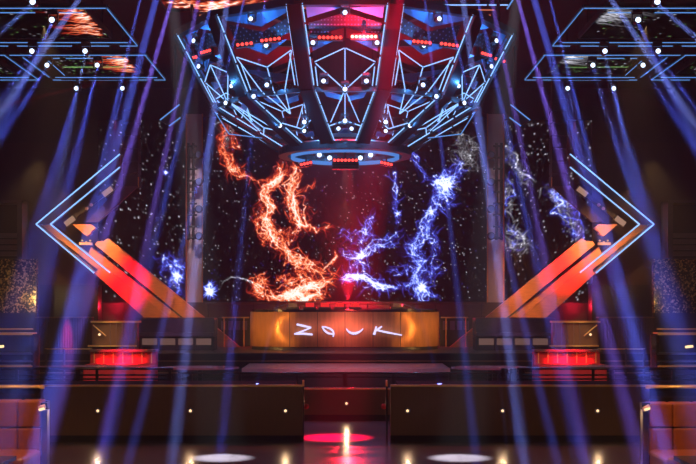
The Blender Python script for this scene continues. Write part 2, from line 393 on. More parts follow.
    for k in range(4):
        a, b = sorted((P(142+k*18,0,34.65,m).x, P(157+k*18,0,34.65,m).x))
        child(MB().box((a,34.66,P(0,345,34.65).z),(b,34.7,P(0,338.5,34.65).z)), 'lit_panel', WARMD, t)
    for k in range(5):
        xx = P(140.5+k*18,0,34.6,m).x; child(MB().box((xx-.02,34.55,z0),(xx+.02,34.62,zm)), 'leg', BLACK, t)
    # small brass rail frames beside the booth
    t = thing('brass_stand', (P(244,0,36.6,m).x,36.6,.98), 'thin brass rail stand %s of the copper DJ booth' % S, 'stand', 'brass stands beside the booth')
    child(MB().tube(P(222,317.5,36.6,m),P(249,317.5,36.6,m),.022), 'rail', BRASS, t)
    child(MB().tube(P(244,317.5,36.6,m),P(244,347,36.6,m),.018), 'post', BRASS, t)
    child(MB().tube(P(224,317.5,36.6,m),P(224,347,36.6,m),.018), 'post', BRASS, t)
    x0,x1 = sorted((P(218,0,37.6,m).x, P(250,0,37.6,m).x))
    t = thing('amplifier_rack', ((x0+x1)/2,37.8,.98), 'low dark amplifier rack behind the brass stand, %s of booth' % S, 'rack', 'amplifier racks')
    child(MB().box((x0,37.6,.98),(x1,38.2,P(0,318,37.6).z)), 'body', BLACK, t)
    for k in range(4):
        a = P(221+k*7,321,37.55,m); b = P(226+k*7,330,37.55,m); child(MB().box((a.x,37.57,a.z),(b.x,37.6,b.z)), 'panel', mat('rack_face',(.16,.12,.20),.4), t)

# two dark bar stools by the right low wall
for i, px in enumerate((504.5,513,521.5)):
    c = P(px,369,24.2); t = thing('bar_stool', (c.x,c.y,0), 'black stool silhouette on the right, %s from the centre gap' % ORD[i], 'stool', 'stools at the right railing')
    child(MB().lathe((c.x,c.y,0),[(.0,.96),(.075,.96),(.08,1.0),(.07,1.06),(0,1.07)],16), 'seat', BLACK, t)
    for k in range(4):
        a = math.pi/4+k*math.pi/2; child(MB().tube((c.x+.06*math.cos(a),c.y+.06*math.sin(a),.97),(c.x+.085*math.cos(a),c.y+.085*math.sin(a),0),.012), 'leg', BLACK, t)

# ================================================================== DJ BOOTH
def rounded(x0, x1, yf, yb, r, n=14):
    pts = []
    for i in range(n+1):
        a = math.pi+ (math.pi/2)*i/n; pts.append((x0+r+r*math.cos(a), yf+r+r*math.sin(a)))
    for i in range(n+1):
        a = 1.5*math.pi+(math.pi/2)*i/n; pts.append((x1-r+r*math.cos(a), yf+r+r*math.sin(a)))
    pts += [(x1,yb),(x0,yb)]; return pts
bx0, bx1, by = P(251,0,36,1).x, P(438.5,0,36,1).x, 34.6
booth = thing('dj_booth', (0,by+1,.98), 'long copper DJ booth with rounded ends and neon lettering', 'dj booth')
zb0 = .98; zk = P(0,347,by).z; zt0 = P(0,312,by).z; zt1 = P(0,309.5,by).z
pl = rounded(bx0,bx1,by,by+2.0,1.15)
mb = MB().prism([(x,y,zk) for x,y in pl],(0,0,zt0-zk))
o = child(mb, 'front_panel', COPPER2, booth)
nt_ = COPPER2.node_tree; tn = nt_.nodes.new('ShaderNodeTangent'); tn.direction_type = 'RADIAL'; tn.axis = 'Z'
b_ = nt_.nodes['Principled BSDF']; b_.inputs['Anisotropic'].default_value = .95; b_.inputs['Anisotropic Rotation'].default_value = .25; nt_.links.new(tn.outputs[0], b_.inputs['Tangent'])
for p in o.data.polygons:
    p.use_smooth = abs(p.normal.z) < .5
inner = [(x*.985, y+.06) for x,y in pl]
child(MB().prism([(x,y,zb0) for x,y in inner],(0,0,zk-zb0)), 'plinth', BLACK, booth)
child(MB().prism([(x,y,zt0) for x,y in inner],(0,0,zt1-zt0)), 'counter_top', BLACKG, booth)
for px in (289.5,317.5,345,373,400.5):
    x = P(px,0,by).x; child(MB().box((x-.008,by-.006,zk),(x+.008,by+.01,zt0)), 'seam', mat('seam',(.05,.02,.012),.6), booth)
def letter(strokes, name, lab):
    mb = MB()
    for pts in strokes:
        for i in range(len(pts)-1):
            (x0,y0,w0),(x1,y1,w1) = pts[i], pts[i+1]
            a = P(x0,y0,by-.12); b = P(x1,y1,by-.12); d = (b-a).normalized(); n = Vector((-d.z,0,d.x)); s = by/F/2
            mb.prism([a-n*w0*s,b-n*w1*s,b+n*w1*s,a+n*w0*s],(0,.05,0))
    l = child(mb, name, NEON, booth); l['label'] = lab
    for pts in strokes[:1]:
        for (x,y,w) in (pts[0],pts[-1]):
            a = P(x,y,by-.07); sub(MB().tube(a,(a.x,by,a.z),.01,6), 'standoff', BLACK, l)
letter([[(296.6,324.3,2.0),(303,325.8,2.2),(311.2,327.6,1.6)],[(311,327.6,1.4),(303,331,1.6),(294.3,334,1.4)],[(294.3,334,1.6),(303,333.6,2.2),(312.6,334.6,1.8)]], 'letter_z', 'white violet neon letter Z')
letter([[(322,326.7,1.2),(325.5,327,1.5),(330,328.6,1.8),(333,331,1.8),(333.8,334,1.6),(333,337,1.2)],[(322,326.7,1.2),(324.5,330.5,1.8),(328,333.3,2.0),(333.4,334.2,1.5)]], 'letter_o', 'white violet neon letter O like a leaf')
letter([[(346.2,328.6,.8),(348,331.2,1.6),(351,333,2.3),(354.5,333.6,2.6),(358,332.6,2.3),(361,330.8,1.5),(363.2,328.5,.8)]], 'letter_u', 'white violet neon letter U like a smile')
letter([[(376.4,326.4,1.4),(375.4,330.5,2.0),(374.0,334.8,2.6)],[(382,326.4,1.2),(379,328.5,1.8),(376,330.6,1.8)],[(376.3,330,1.8),(388,332.6,1.9),(402,335.2,1.1)]], 'letter_k', 'white violet neon letter K with long tail')
# equipment on the booth top and the rail behind it
def deck(px, label, k):
    c = P(px,0,35.5); t = thing('dj_deck', (c.x,35.5,zt1), label, 'dj equipment', 'equipment on the booth')
    child(MB().box((c.x-.2,35.3,zt1),(c.x+.2,35.7,zt1+.07)), 'body', BLACK, t, bevel=.01)
    child(MB().box((c.x-.13,35.32,zt1+.07),(c.x+.13,35.34,zt1+.2)), 'screen', glow('deck_red',(1,.03,.03),.9) if k else mat('deck_face',(.25,.17,.12),.4), t)
for i, (px, k) in enumerate(((293,0),(310,1),(325,1),(340,1),(355,1),(397,0))):
    deck(px, 'small %s media deck on the booth, %s from the left' % ('red-screened' if k else 'unlit', ORD[i]), k)
for m, s in ((1,'left'),(-1,'right')):
    t = thing('folding_stand', P(286,309,36.2,m), 'slanted silver laptop stand on the %s end of booth top' % s, 'laptop stand', 'laptop stands')
    zz = zt1; a = P(274,0,36.2,m); b = P(287,0,36.2,m); c = P(289,0,36.2,m); zt = P(0,304,36.2).z
    child(MB().tube((a.x,36.2,zz+.02),(b.x,36.2,zt),.018), 'arm', CHROME, t)
    child(MB().tube((b.x,36.2,zt),(c.x,36.2,zz+.02),.018), 'leg', CHROME, t)
    child(MB().box((min(a.x,c.x),36.15,zz),(max(a.x,c.x),36.25,zz+.02)), 'foot', BLACK, t)
t = thing('railing', (0,38.6,.98), 'low dark railing along the foot of the big screen', 'railing')
child(MB().tube(P(205,303.5,38.6),P(485,303.5,38.6),.03), 'handrail', mat('rail_brown',(.12,.07,.05),.4,.5), t)
for k in range(13):
    a = P(208+k*22.8,303.5,38.6); child(MB().tube(a,(a.x,a.y,.98),.02), 'post', STEEL, t)

# ================================================================== WINGS
for m in (1,-1):
    S = SIDE[m]; d = 37.0
    poly = lambda pts, dd, th=.25: MB().prism([P(x,y,dd,m) for x,y in pts],(0,th,0))
    t = thing('arrow_wing', P(130,348,d,m), 'large copper arrow-shaped wing outlined in blue light, stage %s' % S, 'stage set piece', 'arrow wings flanking the stage')
    ua = child(poly([(37,224.3),(120,154.5),(120,167),(51,224.3)], d), 'upper_arm', mat('wing_dark_metal',(.10,.045,.05),.45,.4), t)
    child(poly([(120,186),(138,186),(112,210),(98,222),(86,222)], d+.6, .15), 'backing_plate', mat('wing_plum',(.10,.05,.07),.5), t)
    bar = child(poly([(42,225.5),(51,224.5),(208,348),(178,348),(94,273),(98,270)], d), 'outer_bar', COPPER, t)
    child(poly([(91,247),(217.5,348),(208,348),(88,254.5)], d+.12), 'middle_bar', COPPER, t)
    child(poly([(95,244.5),(97,241.5),(104,241),(108,238),(241,348),(220,348)], d), 'inner_bar', COPPER, t)
    child(poly([(37,224.3),(41,224.3),(95.5,270.8),(93,273)], d-.02,.2), 'outer_edge', mat('wing_edge',(.30,.22,.22),.3,.8), t)
    child(poly([(72.5,224.3),(90.7,224.3),(95.4,228),(90.7,232),(90.7,234),(86.4,236.4)], d), 'tip_panel', COPPER, t)
    for pts in ([(120,154),(36,224.2)],[(36,224.2),(94,273)],[(120,167),(50.5,224.2)],[(50.5,224.2),(110,272.6)]):
        child(MB().tube(P(*pts[0],d-.08,m),P(*pts[1],d-.08,m),.021), 'light_tube', LEDB, t)
    # lamps carried on a truss arm inside the wing
    tr = thing('truss_boom', P(88,207,36.9,m), 'black angled lamp arm inside the %s arrow wing' % S, 'truss', 'truss booms in the wings')
    child(MB().frame(P(66,224,37.2,m),P(112,188,37.2,m),.12,.12), 'bar', BLACK, tr)
    for q,(px,py) in enumerate(((69.5,221),(107.5,191.5))):
        a = P(px,py,36.8,m); u = (P(px+4.5,py-3.4,36.8,m)-a); v = Vector((u.z*.55*(-m),0,abs(u.x)*.55))
        lt = thing('blinder_lamp', a, 'rectangular warm blinder lamp on %s wing arm, the %s one' % (S,('lower','upper')[q]), 'stage lamp', 'blinder lamps in the wings')
        v = Vector((-u.z,0,u.x)).normalized()*.085
        child(MB().prism([a-u-v,a+u-v,a+u+v,a-u+v],(0,.03,0)), 'lens', glow('blinder_warm',(.85,.48,.34),.45), lt)
        u2,v2 = u*1.12, v*1.3
        o_ = Vector((0,.04,0)); child(MB().prism([a-u2-v2+o_,a+u2-v2+o_,a+u2+v2+o_,a-u2+v2+o_],(0,.12,0)), 'housing', BLACK, lt)
    for q,(px,py) in enumerate(((86.5,208.5),(91,204.8))):
        a = P(px,py,36.85,m); lt = thing('round_lamp', a, 'small round lamp between the blinders on %s wing, %s one' % (S,('lower','upper')[q]), 'stage lamp', 'round lamps in the wings')
        child(MB().lathe(a,[(0,0),(.055,.01),(.055,.04)],14,'y'), 'lens', mat('lamp_glass_pink',(.6,.35,.3),.3), lt)
        child(MB().lathe(a+Vector((0,.04,0)),[(.065,0),(.07,.02),(.05,.1),(0,.1)],14,'y'), 'housing', BLACK, lt)
    lt = thing('amber_lamp_bracket', P(86,243,37,m), 'small gold bracket with amber lamps below the %s wing tip' % S, 'lamp', 'amber lamp brackets')
    a = P(80,242.5,37,m); b = P(92,245,37,m)
    child(MB().box((a.x,36.9,a.z),(b.x,37.1,b.z)), 'bracket', BRASS, lt)
    for px in (82,86,90):
        q = P(px,240.5 if px!=86 else 242,36.9,m); child(MB().lathe(q,[(0,0),(.03,.01),(.03,.05)],10,'y'), 'bulb', glow('amber_small',(1,.6,.1),.9), lt)
    # hanging black speaker tower above the wing
    t = thing('speaker_tower', P(128,100,37.6,m), 'tall black speaker tower hanging above the %s wing' % S, 'speaker', 'hanging speaker towers')
    x0,x1 = sorted((P(120.5,0,37.6,m).x,P(136,0,37.6,m).x)); z0 = P(0,186,37.6).z; z1 = P(0,96,37.6).z
    for k in range(7):
        child(MB().box((x0,37.95,z0+(z1-z0)*k/7+.02),(x1,38.55,z0+(z1-z0)*(k+1)/7-.02)), 'cabinet', BLACK, t, bevel=.02)
    child(MB().box((x0+.02,38.05,z0),(x1-.02,38.35,ZC)), 'hanging_frame', BLACK, t)
    xx = x1 if m==1 else x0
    child(MB().box((xx,37.93,z0),(xx+m*.03,37.97,P(0,176,37.6).z)), 'brass_edge', BRASS, t)
    # pillar with lamp ladder
    x0,x1 = sorted((P(186.5,0,39.4,m).x,P(202.5,0,39.4,m).x)); z1 = P(0,114,39.4).z
    t = thing('pillar', ((x0+x1)/2,39.5,.98), 'pale square pillar between the screens, stage %s' % S, 'pillar', 'pale pillars beside main screen')
    child(MB().box((x0,39.4,.98),(x1,39.58,z1)), 'shaft', PILL, t)
    child(MB().box((x0,39.35,.98),(x1,39.4,1.2)), 'base', BLACK, t)
    for xx in (x0,x1): child(MB().box((xx-.02,39.33,2.4),(xx+.02,39.41,z1)), 'edge_trim', mat('copper_trim',(.55,.25,.12),.4,.6), t)
    lad = thing('lamp_ladder', P(190,240,39,m), 'black pipe ladder holding lamps on the %s pillar' % S, 'rack', 'pipe ladders on the pillars')
    for px in (188.5,193.5): child(MB().tube(P(px,143,39.1,m),P(px,240,39.1,m),.05), 'upright', BLACK, lad)
    for k in range(9): child(MB().tube(P(187,146+k*11.5,39.08,m),P(197,146+k*11.5,39.08,m),.035), 'rung', BLACK, lad)
    for k,py in enumerate((155,182,209,236)):
        c = P(199,py,38.85,m); lt = thing('par_lamp', c, 'black stage lamp on the %s pillar ladder, %s from top' % (S,ORD[k]), 'stage lamp', 'stage lamps on the pillars')
        child(MB().lathe(c,[(.10,-.1),(.13,-.08),(.14,.1),(.08,.2),(0,.2)],16,'y'), 'body', BLACK, lt, smooth=True)
        child(MB().lathe(c+Vector((0,-.11,0)),[(0,0),(.1,.0),(.1,.02)],16,'y'), 'lens', mat('lens_dark',(.08,.10,.2),.1), lt)
        child(MB().frame(c+Vector((-m*.05,.1,.0)),P(193,py,39.0,m),.05,.05), 'mounting_bracket', BLACK, lt)
    # two parallel light tubes high beside the pillar
    t = thing('light_bar_pair', P(172,110,36.5,m), 'pair of slanted blue light tubes high beside the %s pillar' % S, 'light tube', 'slanted light tube pairs')
    child(MB().tube(P(160,120,36.5,m),P(179.5,104.5,36.5,m),.02), 'light_tube', LEDC, t)
    child(MB().tube(P(169,126,36.5,m),P(180.5,117.5,36.5,m),.02), 'light_tube', LEDC, t)
    child(MB().prism([P(160,120.5,36.55,m),P(180,105,36.55,m),P(181,118,36.55,m),P(170,126,36.55,m)],(0,.12,0)), 'backing', BLACK, t)
    child(MB().box((P(176,0,36.8,m).x-.04,36.6,P(0,108,36.8).z),(P(176,0,36.8,m).x+.04,36.68,ZC)), 'hanger', BLACK, t)

# ================================================================== LED SCREENS (pixel matrices)
def blur(a, k):
    for _ in range(k):
        a = (a+np.roll(a,1,0)+np.roll(a,-1,0))/3; a = (a+np.roll(a,1,1)+np.roll(a,-1,1))/3
    return a
class Canvas:
    def __init__(s, x0, y0, x1, y1, st):
        s.x0,s.y0,s.st = x0,y0,st; s.W = int((x1-x0)/st); s.Hh = int((y1-y0)/st)
        s.ch = {k: np.zeros((s.Hh,s.W)) for k in 'FBWG'}
    def add(s, c, xs, ys, w):
        ix = (np.asarray(xs)-s.x0)/s.st-.5; iy = (np.asarray(ys)-s.y0)/s.st-.5; w = np.broadcast_to(w, ix.shape)
        fx = np.floor(ix).astype(int); fy = np.floor(iy).astype(int); dx = ix-fx; dy = iy-fy
        for ox,oy,ww in ((0,0,(1-dx)*(1-dy)),(1,0,dx*(1-dy)),(0,1,(1-dx)*dy),(1,1,dx*dy)):
            X = fx+ox; Y = fy+oy; ok = (X>=0)&(X<s.W)&(Y>=0)&(Y<s.Hh)
            np.add.at(s.ch[c], (Y[ok],X[ok]), (w*ww)[ok])
    def filaments(s, c, pts, n, spread, k, branches=2, jit=1.):
        spread = spread*1.3; n = int(n*.8)+1
        pts = np.array(pts,float); seg = np.sqrt((np.diff(pts,axis=0)**2).sum(1)); L = np.concatenate([[0],np.cumsum(seg)])
        for _ in range(n):
            a,b = sorted(rng.random(2)); 
            if rng.random() < .45: a,b = max(0,a-.4),min(1,b+.4)
            m = max(8,int((b-a)*L[-1]/.35)); u = np.linspace(a,b,m)*L[-1]
            x = np.interp(u,L,pts[:,0]); y = np.interp(u,L,pts[:,1])
            def wob(sc_):
                kk = max(3,int(m*.35/sc_)+3); r = rng.normal(size=kk); return np.interp(np.linspace(0,kk-1,m),np.arange(kk),r)
            x = x+wob(14)*spread+wob(4)*spread*.28*jit+wob(1.5)*.35; y = y+wob(14)*spread+wob(4)*spread*.28*jit+wob(1.5)*.35
            th_ = rng.random(); w = k*(.08+1.5*th_**5)*np.clip(np.sin(np.linspace(0,math.pi,m))*2,0.1,1)*(.5+.5*np.abs(wob(5)))
            s.add(c,x,y,w)
            for _b in range(rng.integers(0,branches+1)):
                i = rng.integers(0,m); ang = rng.uniform(0,2*math.pi); ln = rng.uniform(3,13); q = int(ln/.35)
                th = ang+np.cumsum(rng.normal(0,.13,q)); bx = x[i]+np.cumsum(np.cos(th))*.35; byy = y[i]+np.cumsum(np.sin(th))*.35
                s.add(c,bx,byy,k*.55*np.linspace(1,.1,q)*rng.uniform(.3,1))
    def burst(s, c, x, y, n, ln, k):
        for _ in range(n):
            ang = rng.uniform(0,2*math.pi); q = int(rng.uniform(.3,1)*ln/.35)+2
            th = ang+np.cumsum(rng.normal(0,.12,q)); s.add(c, x+np.cumsum(np.cos(th))*.35, y+np.cumsum(np.sin(th))*.35, k*np.linspace(1,.1,q))
    def stars(s, n, k=.8, col='W'):
        x = rng.uniform(s.x0,s.x0+s.W*s.st,n); y = rng.uniform(s.y0,s.y0+s.Hh*s.st,n); s.add(col,x,y,k*rng.random(n)**3*1.6+.06)
    def rgb(s):
        F_,B_,W_,G_ = (s.ch[k] for k in 'FBWG')
        def ramp(t, cols, ps):
            t = np.clip(t,0,ps[-1]); return np.stack([np.interp(t,ps,[c[i] for c in cols]) for i in range(3)],-1)
        f = F_*1.1+blur(F_,3)*.45; b = B_*1.1+blur(B_,3)*.4; 
        out = ramp(f,[(0,0,0),(.22,.012,.008),(.75,.08,.02),(1,.30,.12),(1.,.62,.42),(1,.95,.9)],[0,.22,.55,.95,1.5,2.6])
        out += ramp(b,[(0,0,0),(.014,.012,.14),(.05,.055,.5),(.12,.2,.95),(.45,.6,1.),(.92,.95,1)],[0,.22,.6,1.0,1.6,2.8])
        out += np.clip(W_,0,1.5)[...,None]*np.array([.75,.75,.85]) + np.clip(G_,0,1.2)[...,None]*np.array([.28,.62,.18])
        out += blur(F_,7)[...,None]*np.array([.10,.012,.006]) + blur(B_,7)[...,None]*np.array([.012,.016,.10])
        return np.clip(out,0,1.6)
def pixel_screen(cv, mapf, name, root):
    """dense grid of coloured LED pixels; mapf turns canvas coordinates into a point"""
    W,Hh = cv.W,cv.Hh; xs = cv.x0+np.arange(W)*cv.st; ys = cv.y0+np.arange(Hh)*cv.st
    X,Y = np.meshgrid(xs,ys); co_ = mapf(X.ravel(),Y.ravel())
    me = bpy.data.meshes.new(name); me.vertices.add(W*Hh); me.vertices.foreach_set('co', co_.astype(np.float32).ravel())
    i = (np.arange(Hh-1)[:,None]*W+np.arange(W-1)[None,:]).ravel(); q = np.stack([i,i+W,i+W+1,i+1],-1)
    me.loops.add(q.size); me.polygons.add(len(q)); me.loops.foreach_set('vertex_index', q.ravel().astype(np.int32))
    me.polygons.foreach_set('loop_start', (np.arange(len(q))*4).astype(np.int32)); me.polygons.foreach_set('loop_total', np.full(len(q),4,np.int32))
    me.update(); me.validate()
    c = me.color_attributes.new('led','FLOAT_COLOR','POINT'); r = cv.rgb().reshape(-1,3); rgba = np.ones((len(r),4),np.float32); rgba[:,:3] = r
    c.data.foreach_set('color', rgba.ravel()); me.materials.append(PIX)
    o = bpy.data.objects.new(name, me); COL.objects.link(o); o.parent = root; o.matrix_parent_inverse = mathutils.Matrix.Translation(-root.location)
    return o
def at_depth(d):
    return lambda X,Y: np.stack([(X-CX)*d/F, np.full(X.shape,d), H+(CY-Y)*d/F],-1)

# main screen
cv = Canvas(203,117,487,302,.6)
K = 1.0
fi = lambda pts,n,sp,k=1.,br=2: cv.filaments('F',pts,n,sp,k*K,br)
fi([(294,160),(296,174),(292,190),(293,208),(303,227),(313,232)],52,3.0,.85)
fi([(283,160),(281,174),(266,188),(264,196),(272,208),(266,219),(268,235),(277,246)],52,3.2,.8)
fi([(283,175),(276,186),(268,192)],22,2.0,1.0)
fi([(264,215),(270,232),(283,248),(300,262),(320,275)],46,3.4,.8)
fi([(290,208),(300,225),(290,240),(275,232)],26,4.5,.6)
fi([(283,250),(298,262),(314,268),(324,276)],22,3.5,.7)
fi([(303,227),(318,231),(334,225),(341,228)],12,1.5,.6)
fi([(297,192),(312,186),(318,183)],8,2.,.5)
fi([(262,184),(252,178),(240,174)],5,1.2,.5); fi([(296,168),(310,165),(302,160)],8,2.,.5)
fi([(262,200),(256,215),(262,235),(266,250)],10,2.5,.4); fi([(304,200),(310,212),(316,220)],7,3,.35)
fi([(256,280),(258,290),(254,298)],20,2.5,.6); fi([(264,275),(262,288),(270,299)],30,3.2,.85)
fi([(270,298),(285,297),(300,291),(318,284),(338,281)],60,2.6,1.1); fi([(285,298),(305,299),(326,296)],52,2.4,1.1)
fi([(290,272),(303,277),(318,285),(326,293)],30,3.,.8); fi([(275,285),(290,280),(305,285)],20,3,.7)
fi([(322,270),(331,264),(337,257),(335,250)],7,.6,1.3,0); fi([(320,264),(330,270),(338,278)],8,2,.6)
fi([(226,117),(224,134),(222,149),(229,161),(236,172),(250,177)],34,3.,.6); fi([(229,161),(238,170),(228,166)],14,2.2,.7); fi([(232,130),(236,145),(230,158)],16,3,.5)
cv.filaments('W',[(226,120),(228,140),(226,150)],14,3.5,.25,1)
cv.filaments('W',[(219,291),(224,281),(232,277),(244,279),(254,284)],4,.5,.6,0)
cv.burst('B',209,292,40,10,1.4); cv.burst('B',210,284,14,8,.8); cv.burst('W',209,292,10,4,.6)
bi = lambda pts,n,sp,k=1.,br=2: cv.filaments('B',pts,n,sp,k*1.3,br)
bi([(455,180),(446,186),(436,198),(432,210),(426,226),(420,240),(410,247),(402,251)],44,3.0,.85)
bi([(460,176),(450,180),(440,184),(446,192),(452,198)],40,4.,1.); bi([(440,188),(446,200),(452,208)],18,3.,.8)
bi([(463,160),(458,172),(452,182)],20,3.,.7); bi([(428,182),(436,184),(448,182)],14,2.5,.6)
bi([(410,148),(416,160),(420,170),(430,181)],12,2.,.5); bi([(393,167),(398,180),(397,192),(395,205),(399,220),(396,226)],16,1.7,.8)
bi([(426,226),(434,240),(436,252),(430,262)],20,3.,.6); bi([(412,236),(414,254),(424,262),(418,272),(416,280),(423,288),(421,300)],40,2.8,.9)
bi([(423,286),(419,296),(424,301)],26,3.,1.3); bi([(423,290),(432,296),(441,299)],12,1.2,1.)
bi([(430,262),(436,272),(432,280),(424,286)],16,3.,.7)
bi([(340,251),(352,255),(364,254),(378,247),(390,242),(402,230)],34,2.6,.8); bi([(350,245),(362,238),(370,226),(374,216)],16,3.,.6)
bi([(340,230),(352,238),(366,236),(380,240)],14,3.2,.5); bi([(374,206),(372,220),(362,236)],8,2.,.5)
bi([(340,280),(352,278),(362,276),(372,283),(384,287),(398,289)],38,2.0,1.1); bi([(398,289),(410,284),(416,276)],16,1.8,.8)
bi([(350,272),(356,262),(362,266),(366,276)],16,2.6,.7); bi([(362,290),(372,284),(380,292)],12,2.,.6); bi([(384,270),(400,272),(416,268)],10,3.,.5)
for (x,y,n,l) in ((362,255,26,9),(358,277,26,8),(447,186,36,12),(422,287,30,10),(398,214,10,6),(432,212,14,8)): cv.burst('B',x,y,n,l,1.2)
cv.filaments('W',[(462,136),(470,148),(474,160),(466,176)],30,4.5,.35,3); cv.filaments('W',[(458,140),(464,152),(456,166)],16,4,.3,3)
cv.filaments('W',[(446,180),(456,184),(462,190)],10,2.5,.4,2)
cv.stars(1300,1.0); cv.stars(300,.6,'B')
t = thing('led_screen', (0,40.6,2.46), 'huge LED screen showing orange and blue lightning behind the booth', 'screen')
pixel_screen(cv, at_depth(39.3), 'display', t)
a = P(203,117,39.3); b = P(487,302,39.3)
child(MB().box((a.x,39.32,b.z),(b.x,39.55,a.z)), 'housing', BLACK, t)

# side screens behind the wings
for m in (1,-1):
    S = SIDE[m]; cv = Canvas(98,120,187,304,.9); d = 39.9
    if m == 1:
        cv.burst('B',178,276,26,9,.6)
        for pts in ([(158,262),(166,266),(174,280),(182,290)],[(164,270),(172,262),(180,268),(178,282)],[(168,282),(178,288),(186,292)]): cv.filaments('B',pts,14,3.5,.5,2)
        cv.add('W',[171]*4,[267]*4,[2]*4); cv.add('W',[166,166.6],[173,173],[2,2]); cv.burst('B',166,173,12,3,.6)
    else:
        for pts in ([(143,185),(135,198),(128,212),(120,228),(112,243)],[(140,190),(128,205),(118,215),(110,238)],[(143,188),(132,194),(120,200)]): cv.filaments('B',pts,8,3.6,.6,3); cv.filaments('W',pts,6,3.2,.4,3)
        for pts in ([(186,148),(178,160),(168,176),(158,182)],[(186,224),(174,232),(164,240),(158,248)],[(184,240),(176,246),(166,246)],[(180,178),(186,200),(180,220)]): cv.filaments('W',pts,12,3.,.3,3); cv.filaments('B',pts,8,3.,.3,2)
    cv.stars(420,1.0)
    t = thing('led_screen', P(145,304,d,m), 'starry side LED screen between pillar and wing, stage %s' % S, 'screen', 'side screens')
    pixel_screen(cv, (lambda X,Y,d=d,m=m: np.stack([m*(X-CX)*d/F, np.full(X.shape,d), H+(CY-Y)*d/F],-1)), 'display', t)
    a = P(98,120,d,m); b = Vector((P(187,304,d,m).x,0,.98)); child(MB().box((a.x,d+.02,b.z),(b.x,d+.14,a.z)), 'housing', BLACK, t)

# ================================================================== CEILING PANELS: light-framed screens lying flat overhead
ZP = 9.5; DZ = ZP-H
def yd(py): return DZ*F/(CY-py)
def dash(t, a, b, parts, m_, name='light_tube', r=.0125, mt=None):
    a, b = Vector(a), Vector(b)
    for (u,v) in parts: child(MB().tube(a+(b-a)*u, a+(b-a)*v, r, 6), name, mt or LEDC, t)
def ceiling_panel(m, xi, xo, yn, yf, lab, art, ins=.62, open_end=True):
    """flat screen tray; xi inner x (towards the centre), xo outer x (world, left side values)"""
    X = lambda v: v*m
    t = thing('ceiling_screen', (X((xi+xo)/2),(yn+yf)/2,ZP+.1), lab, 'ceiling screen', 'light framed ceiling screens')
    z = ZP
    x0,x1 = sorted((X(xi-ins),X(xo+ins)))
    child(MB().box((x0,yn+.42,z+.11),(x1,yf-.42,z+.25)), 'housing', BLACK, t)
    fr = MB()
    for (p,q) in (((xi,yn),(xo,yn)),((xi,yf),(xo,yf)),((xi,yn),(xi,yf)),((xo,yn),(xo,yf))): fr.frame((X(p[0]),p[1],z+.06),(X(q[0]),q[1],z+.06),.06,.06)
    child(fr, 'frame', STEEL, t)
    dash(t,(X(xi+.25),yn,z),(X(xo-.3),yn,z),((0.05,1),),m)
    dash(t,(X(xi),yn+.05,z),(X(xi),yf,z),((0,.62),(.66,1)) if 'rear' in lab else ((0,1),),m)
    dash(t,(X(xi),yf,z),(X(xo),yf,z),((0,.10),(.16,.32),(.37,.68),(.73,1)),m)
    dash(t,(X(xo),yn+.3,z),(X(xo),yf-.1,z),((0,.9),),m)
    dash(t,(X(xi-ins*1.1),yn+.42,z),(X(xo+ins),yn+.42,z),((0,.22),(.32,.74),(.82,1)),m)
    dash(t,(X(xi-ins*.3),yf-.42,z),(X(xo+ins*.3),yf-.42,z),((0,1),),m)
    dash(t,(X(xo+ins),yn+.5,z),(X(xo+ins*.9),yf-.5,z),((0,.9),),m)
    # picture, laid out over the panel in metres
    st = .035; cv = Canvas(0,0,(xi-ins)-(xo+ins),yf-yn-.9,st); W_ = cv.W*st; D_ = cv.Hh*st
    if art:
        for _ in range(36 if art>1 else 16):
            y0 = rng.uniform(0,D_*.9) if m==1 else rng.uniform(D_*.0,D_*.4)
            n = rng.integers(14,44); x = W_-rng.uniform(0,.25)-np.cumsum(np.full(n,.035))*rng.uniform(.3,1); y = y0+np.cumsum(rng.normal(0,.035,n)+(.01 if y0<D_/2 else -.01))
            cv.add('F' if m==1 else 'W', x, y, rng.uniform(.5,1.8)*np.linspace(1,.1,n)*(1 if m==1 else .35))
        if 'rear' in lab:
            for _ in range(9):
                n = int(W_*.8/.03); x = np.linspace(W_*.05,W_*.85,n); y = D_*.62+np.cumsum(rng.normal(0,.012,n)); cv.add('G',x,y,rng.uniform(.1,.5)*(rng.random(n)>.2)*(1 if m==1 else .5))
    cv.stars(70,1.0,'G'); cv.stars(50,1.2)
    xl = xo+ins
    pixel_screen(cv, (lambda A,B: np.stack([(xl+A)*m, yn+.45+B, np.full(A.shape,z+.1)],-1)), 'display', t)
    for xx in (xi-.8,xo+.8):
        for yy in (yn+.8,yf-.8): child(MB().tube((X(xx),yy,z+.2),(X(xx),yy,ZC),.02,6), 'hanging_rod', STEEL, t)
for m in (1,-1):
    S = SIDE[m]
    ceiling_panel(m,-5.72,-10.6,27.6,31.7,'front ceiling screen framed in blue light tubes, %s side' % S, 3)
    ceiling_panel(m,-5.72,-9.3,32.9,36.6,'rear ceiling screen framed in blue light tubes, %s side' % S, 3)
    ceiling_panel(m,-9.75,-13.6,32.9,36.6,'outermost rear ceiling screen by the %s wall, framed in blue tubes' % S, 0)
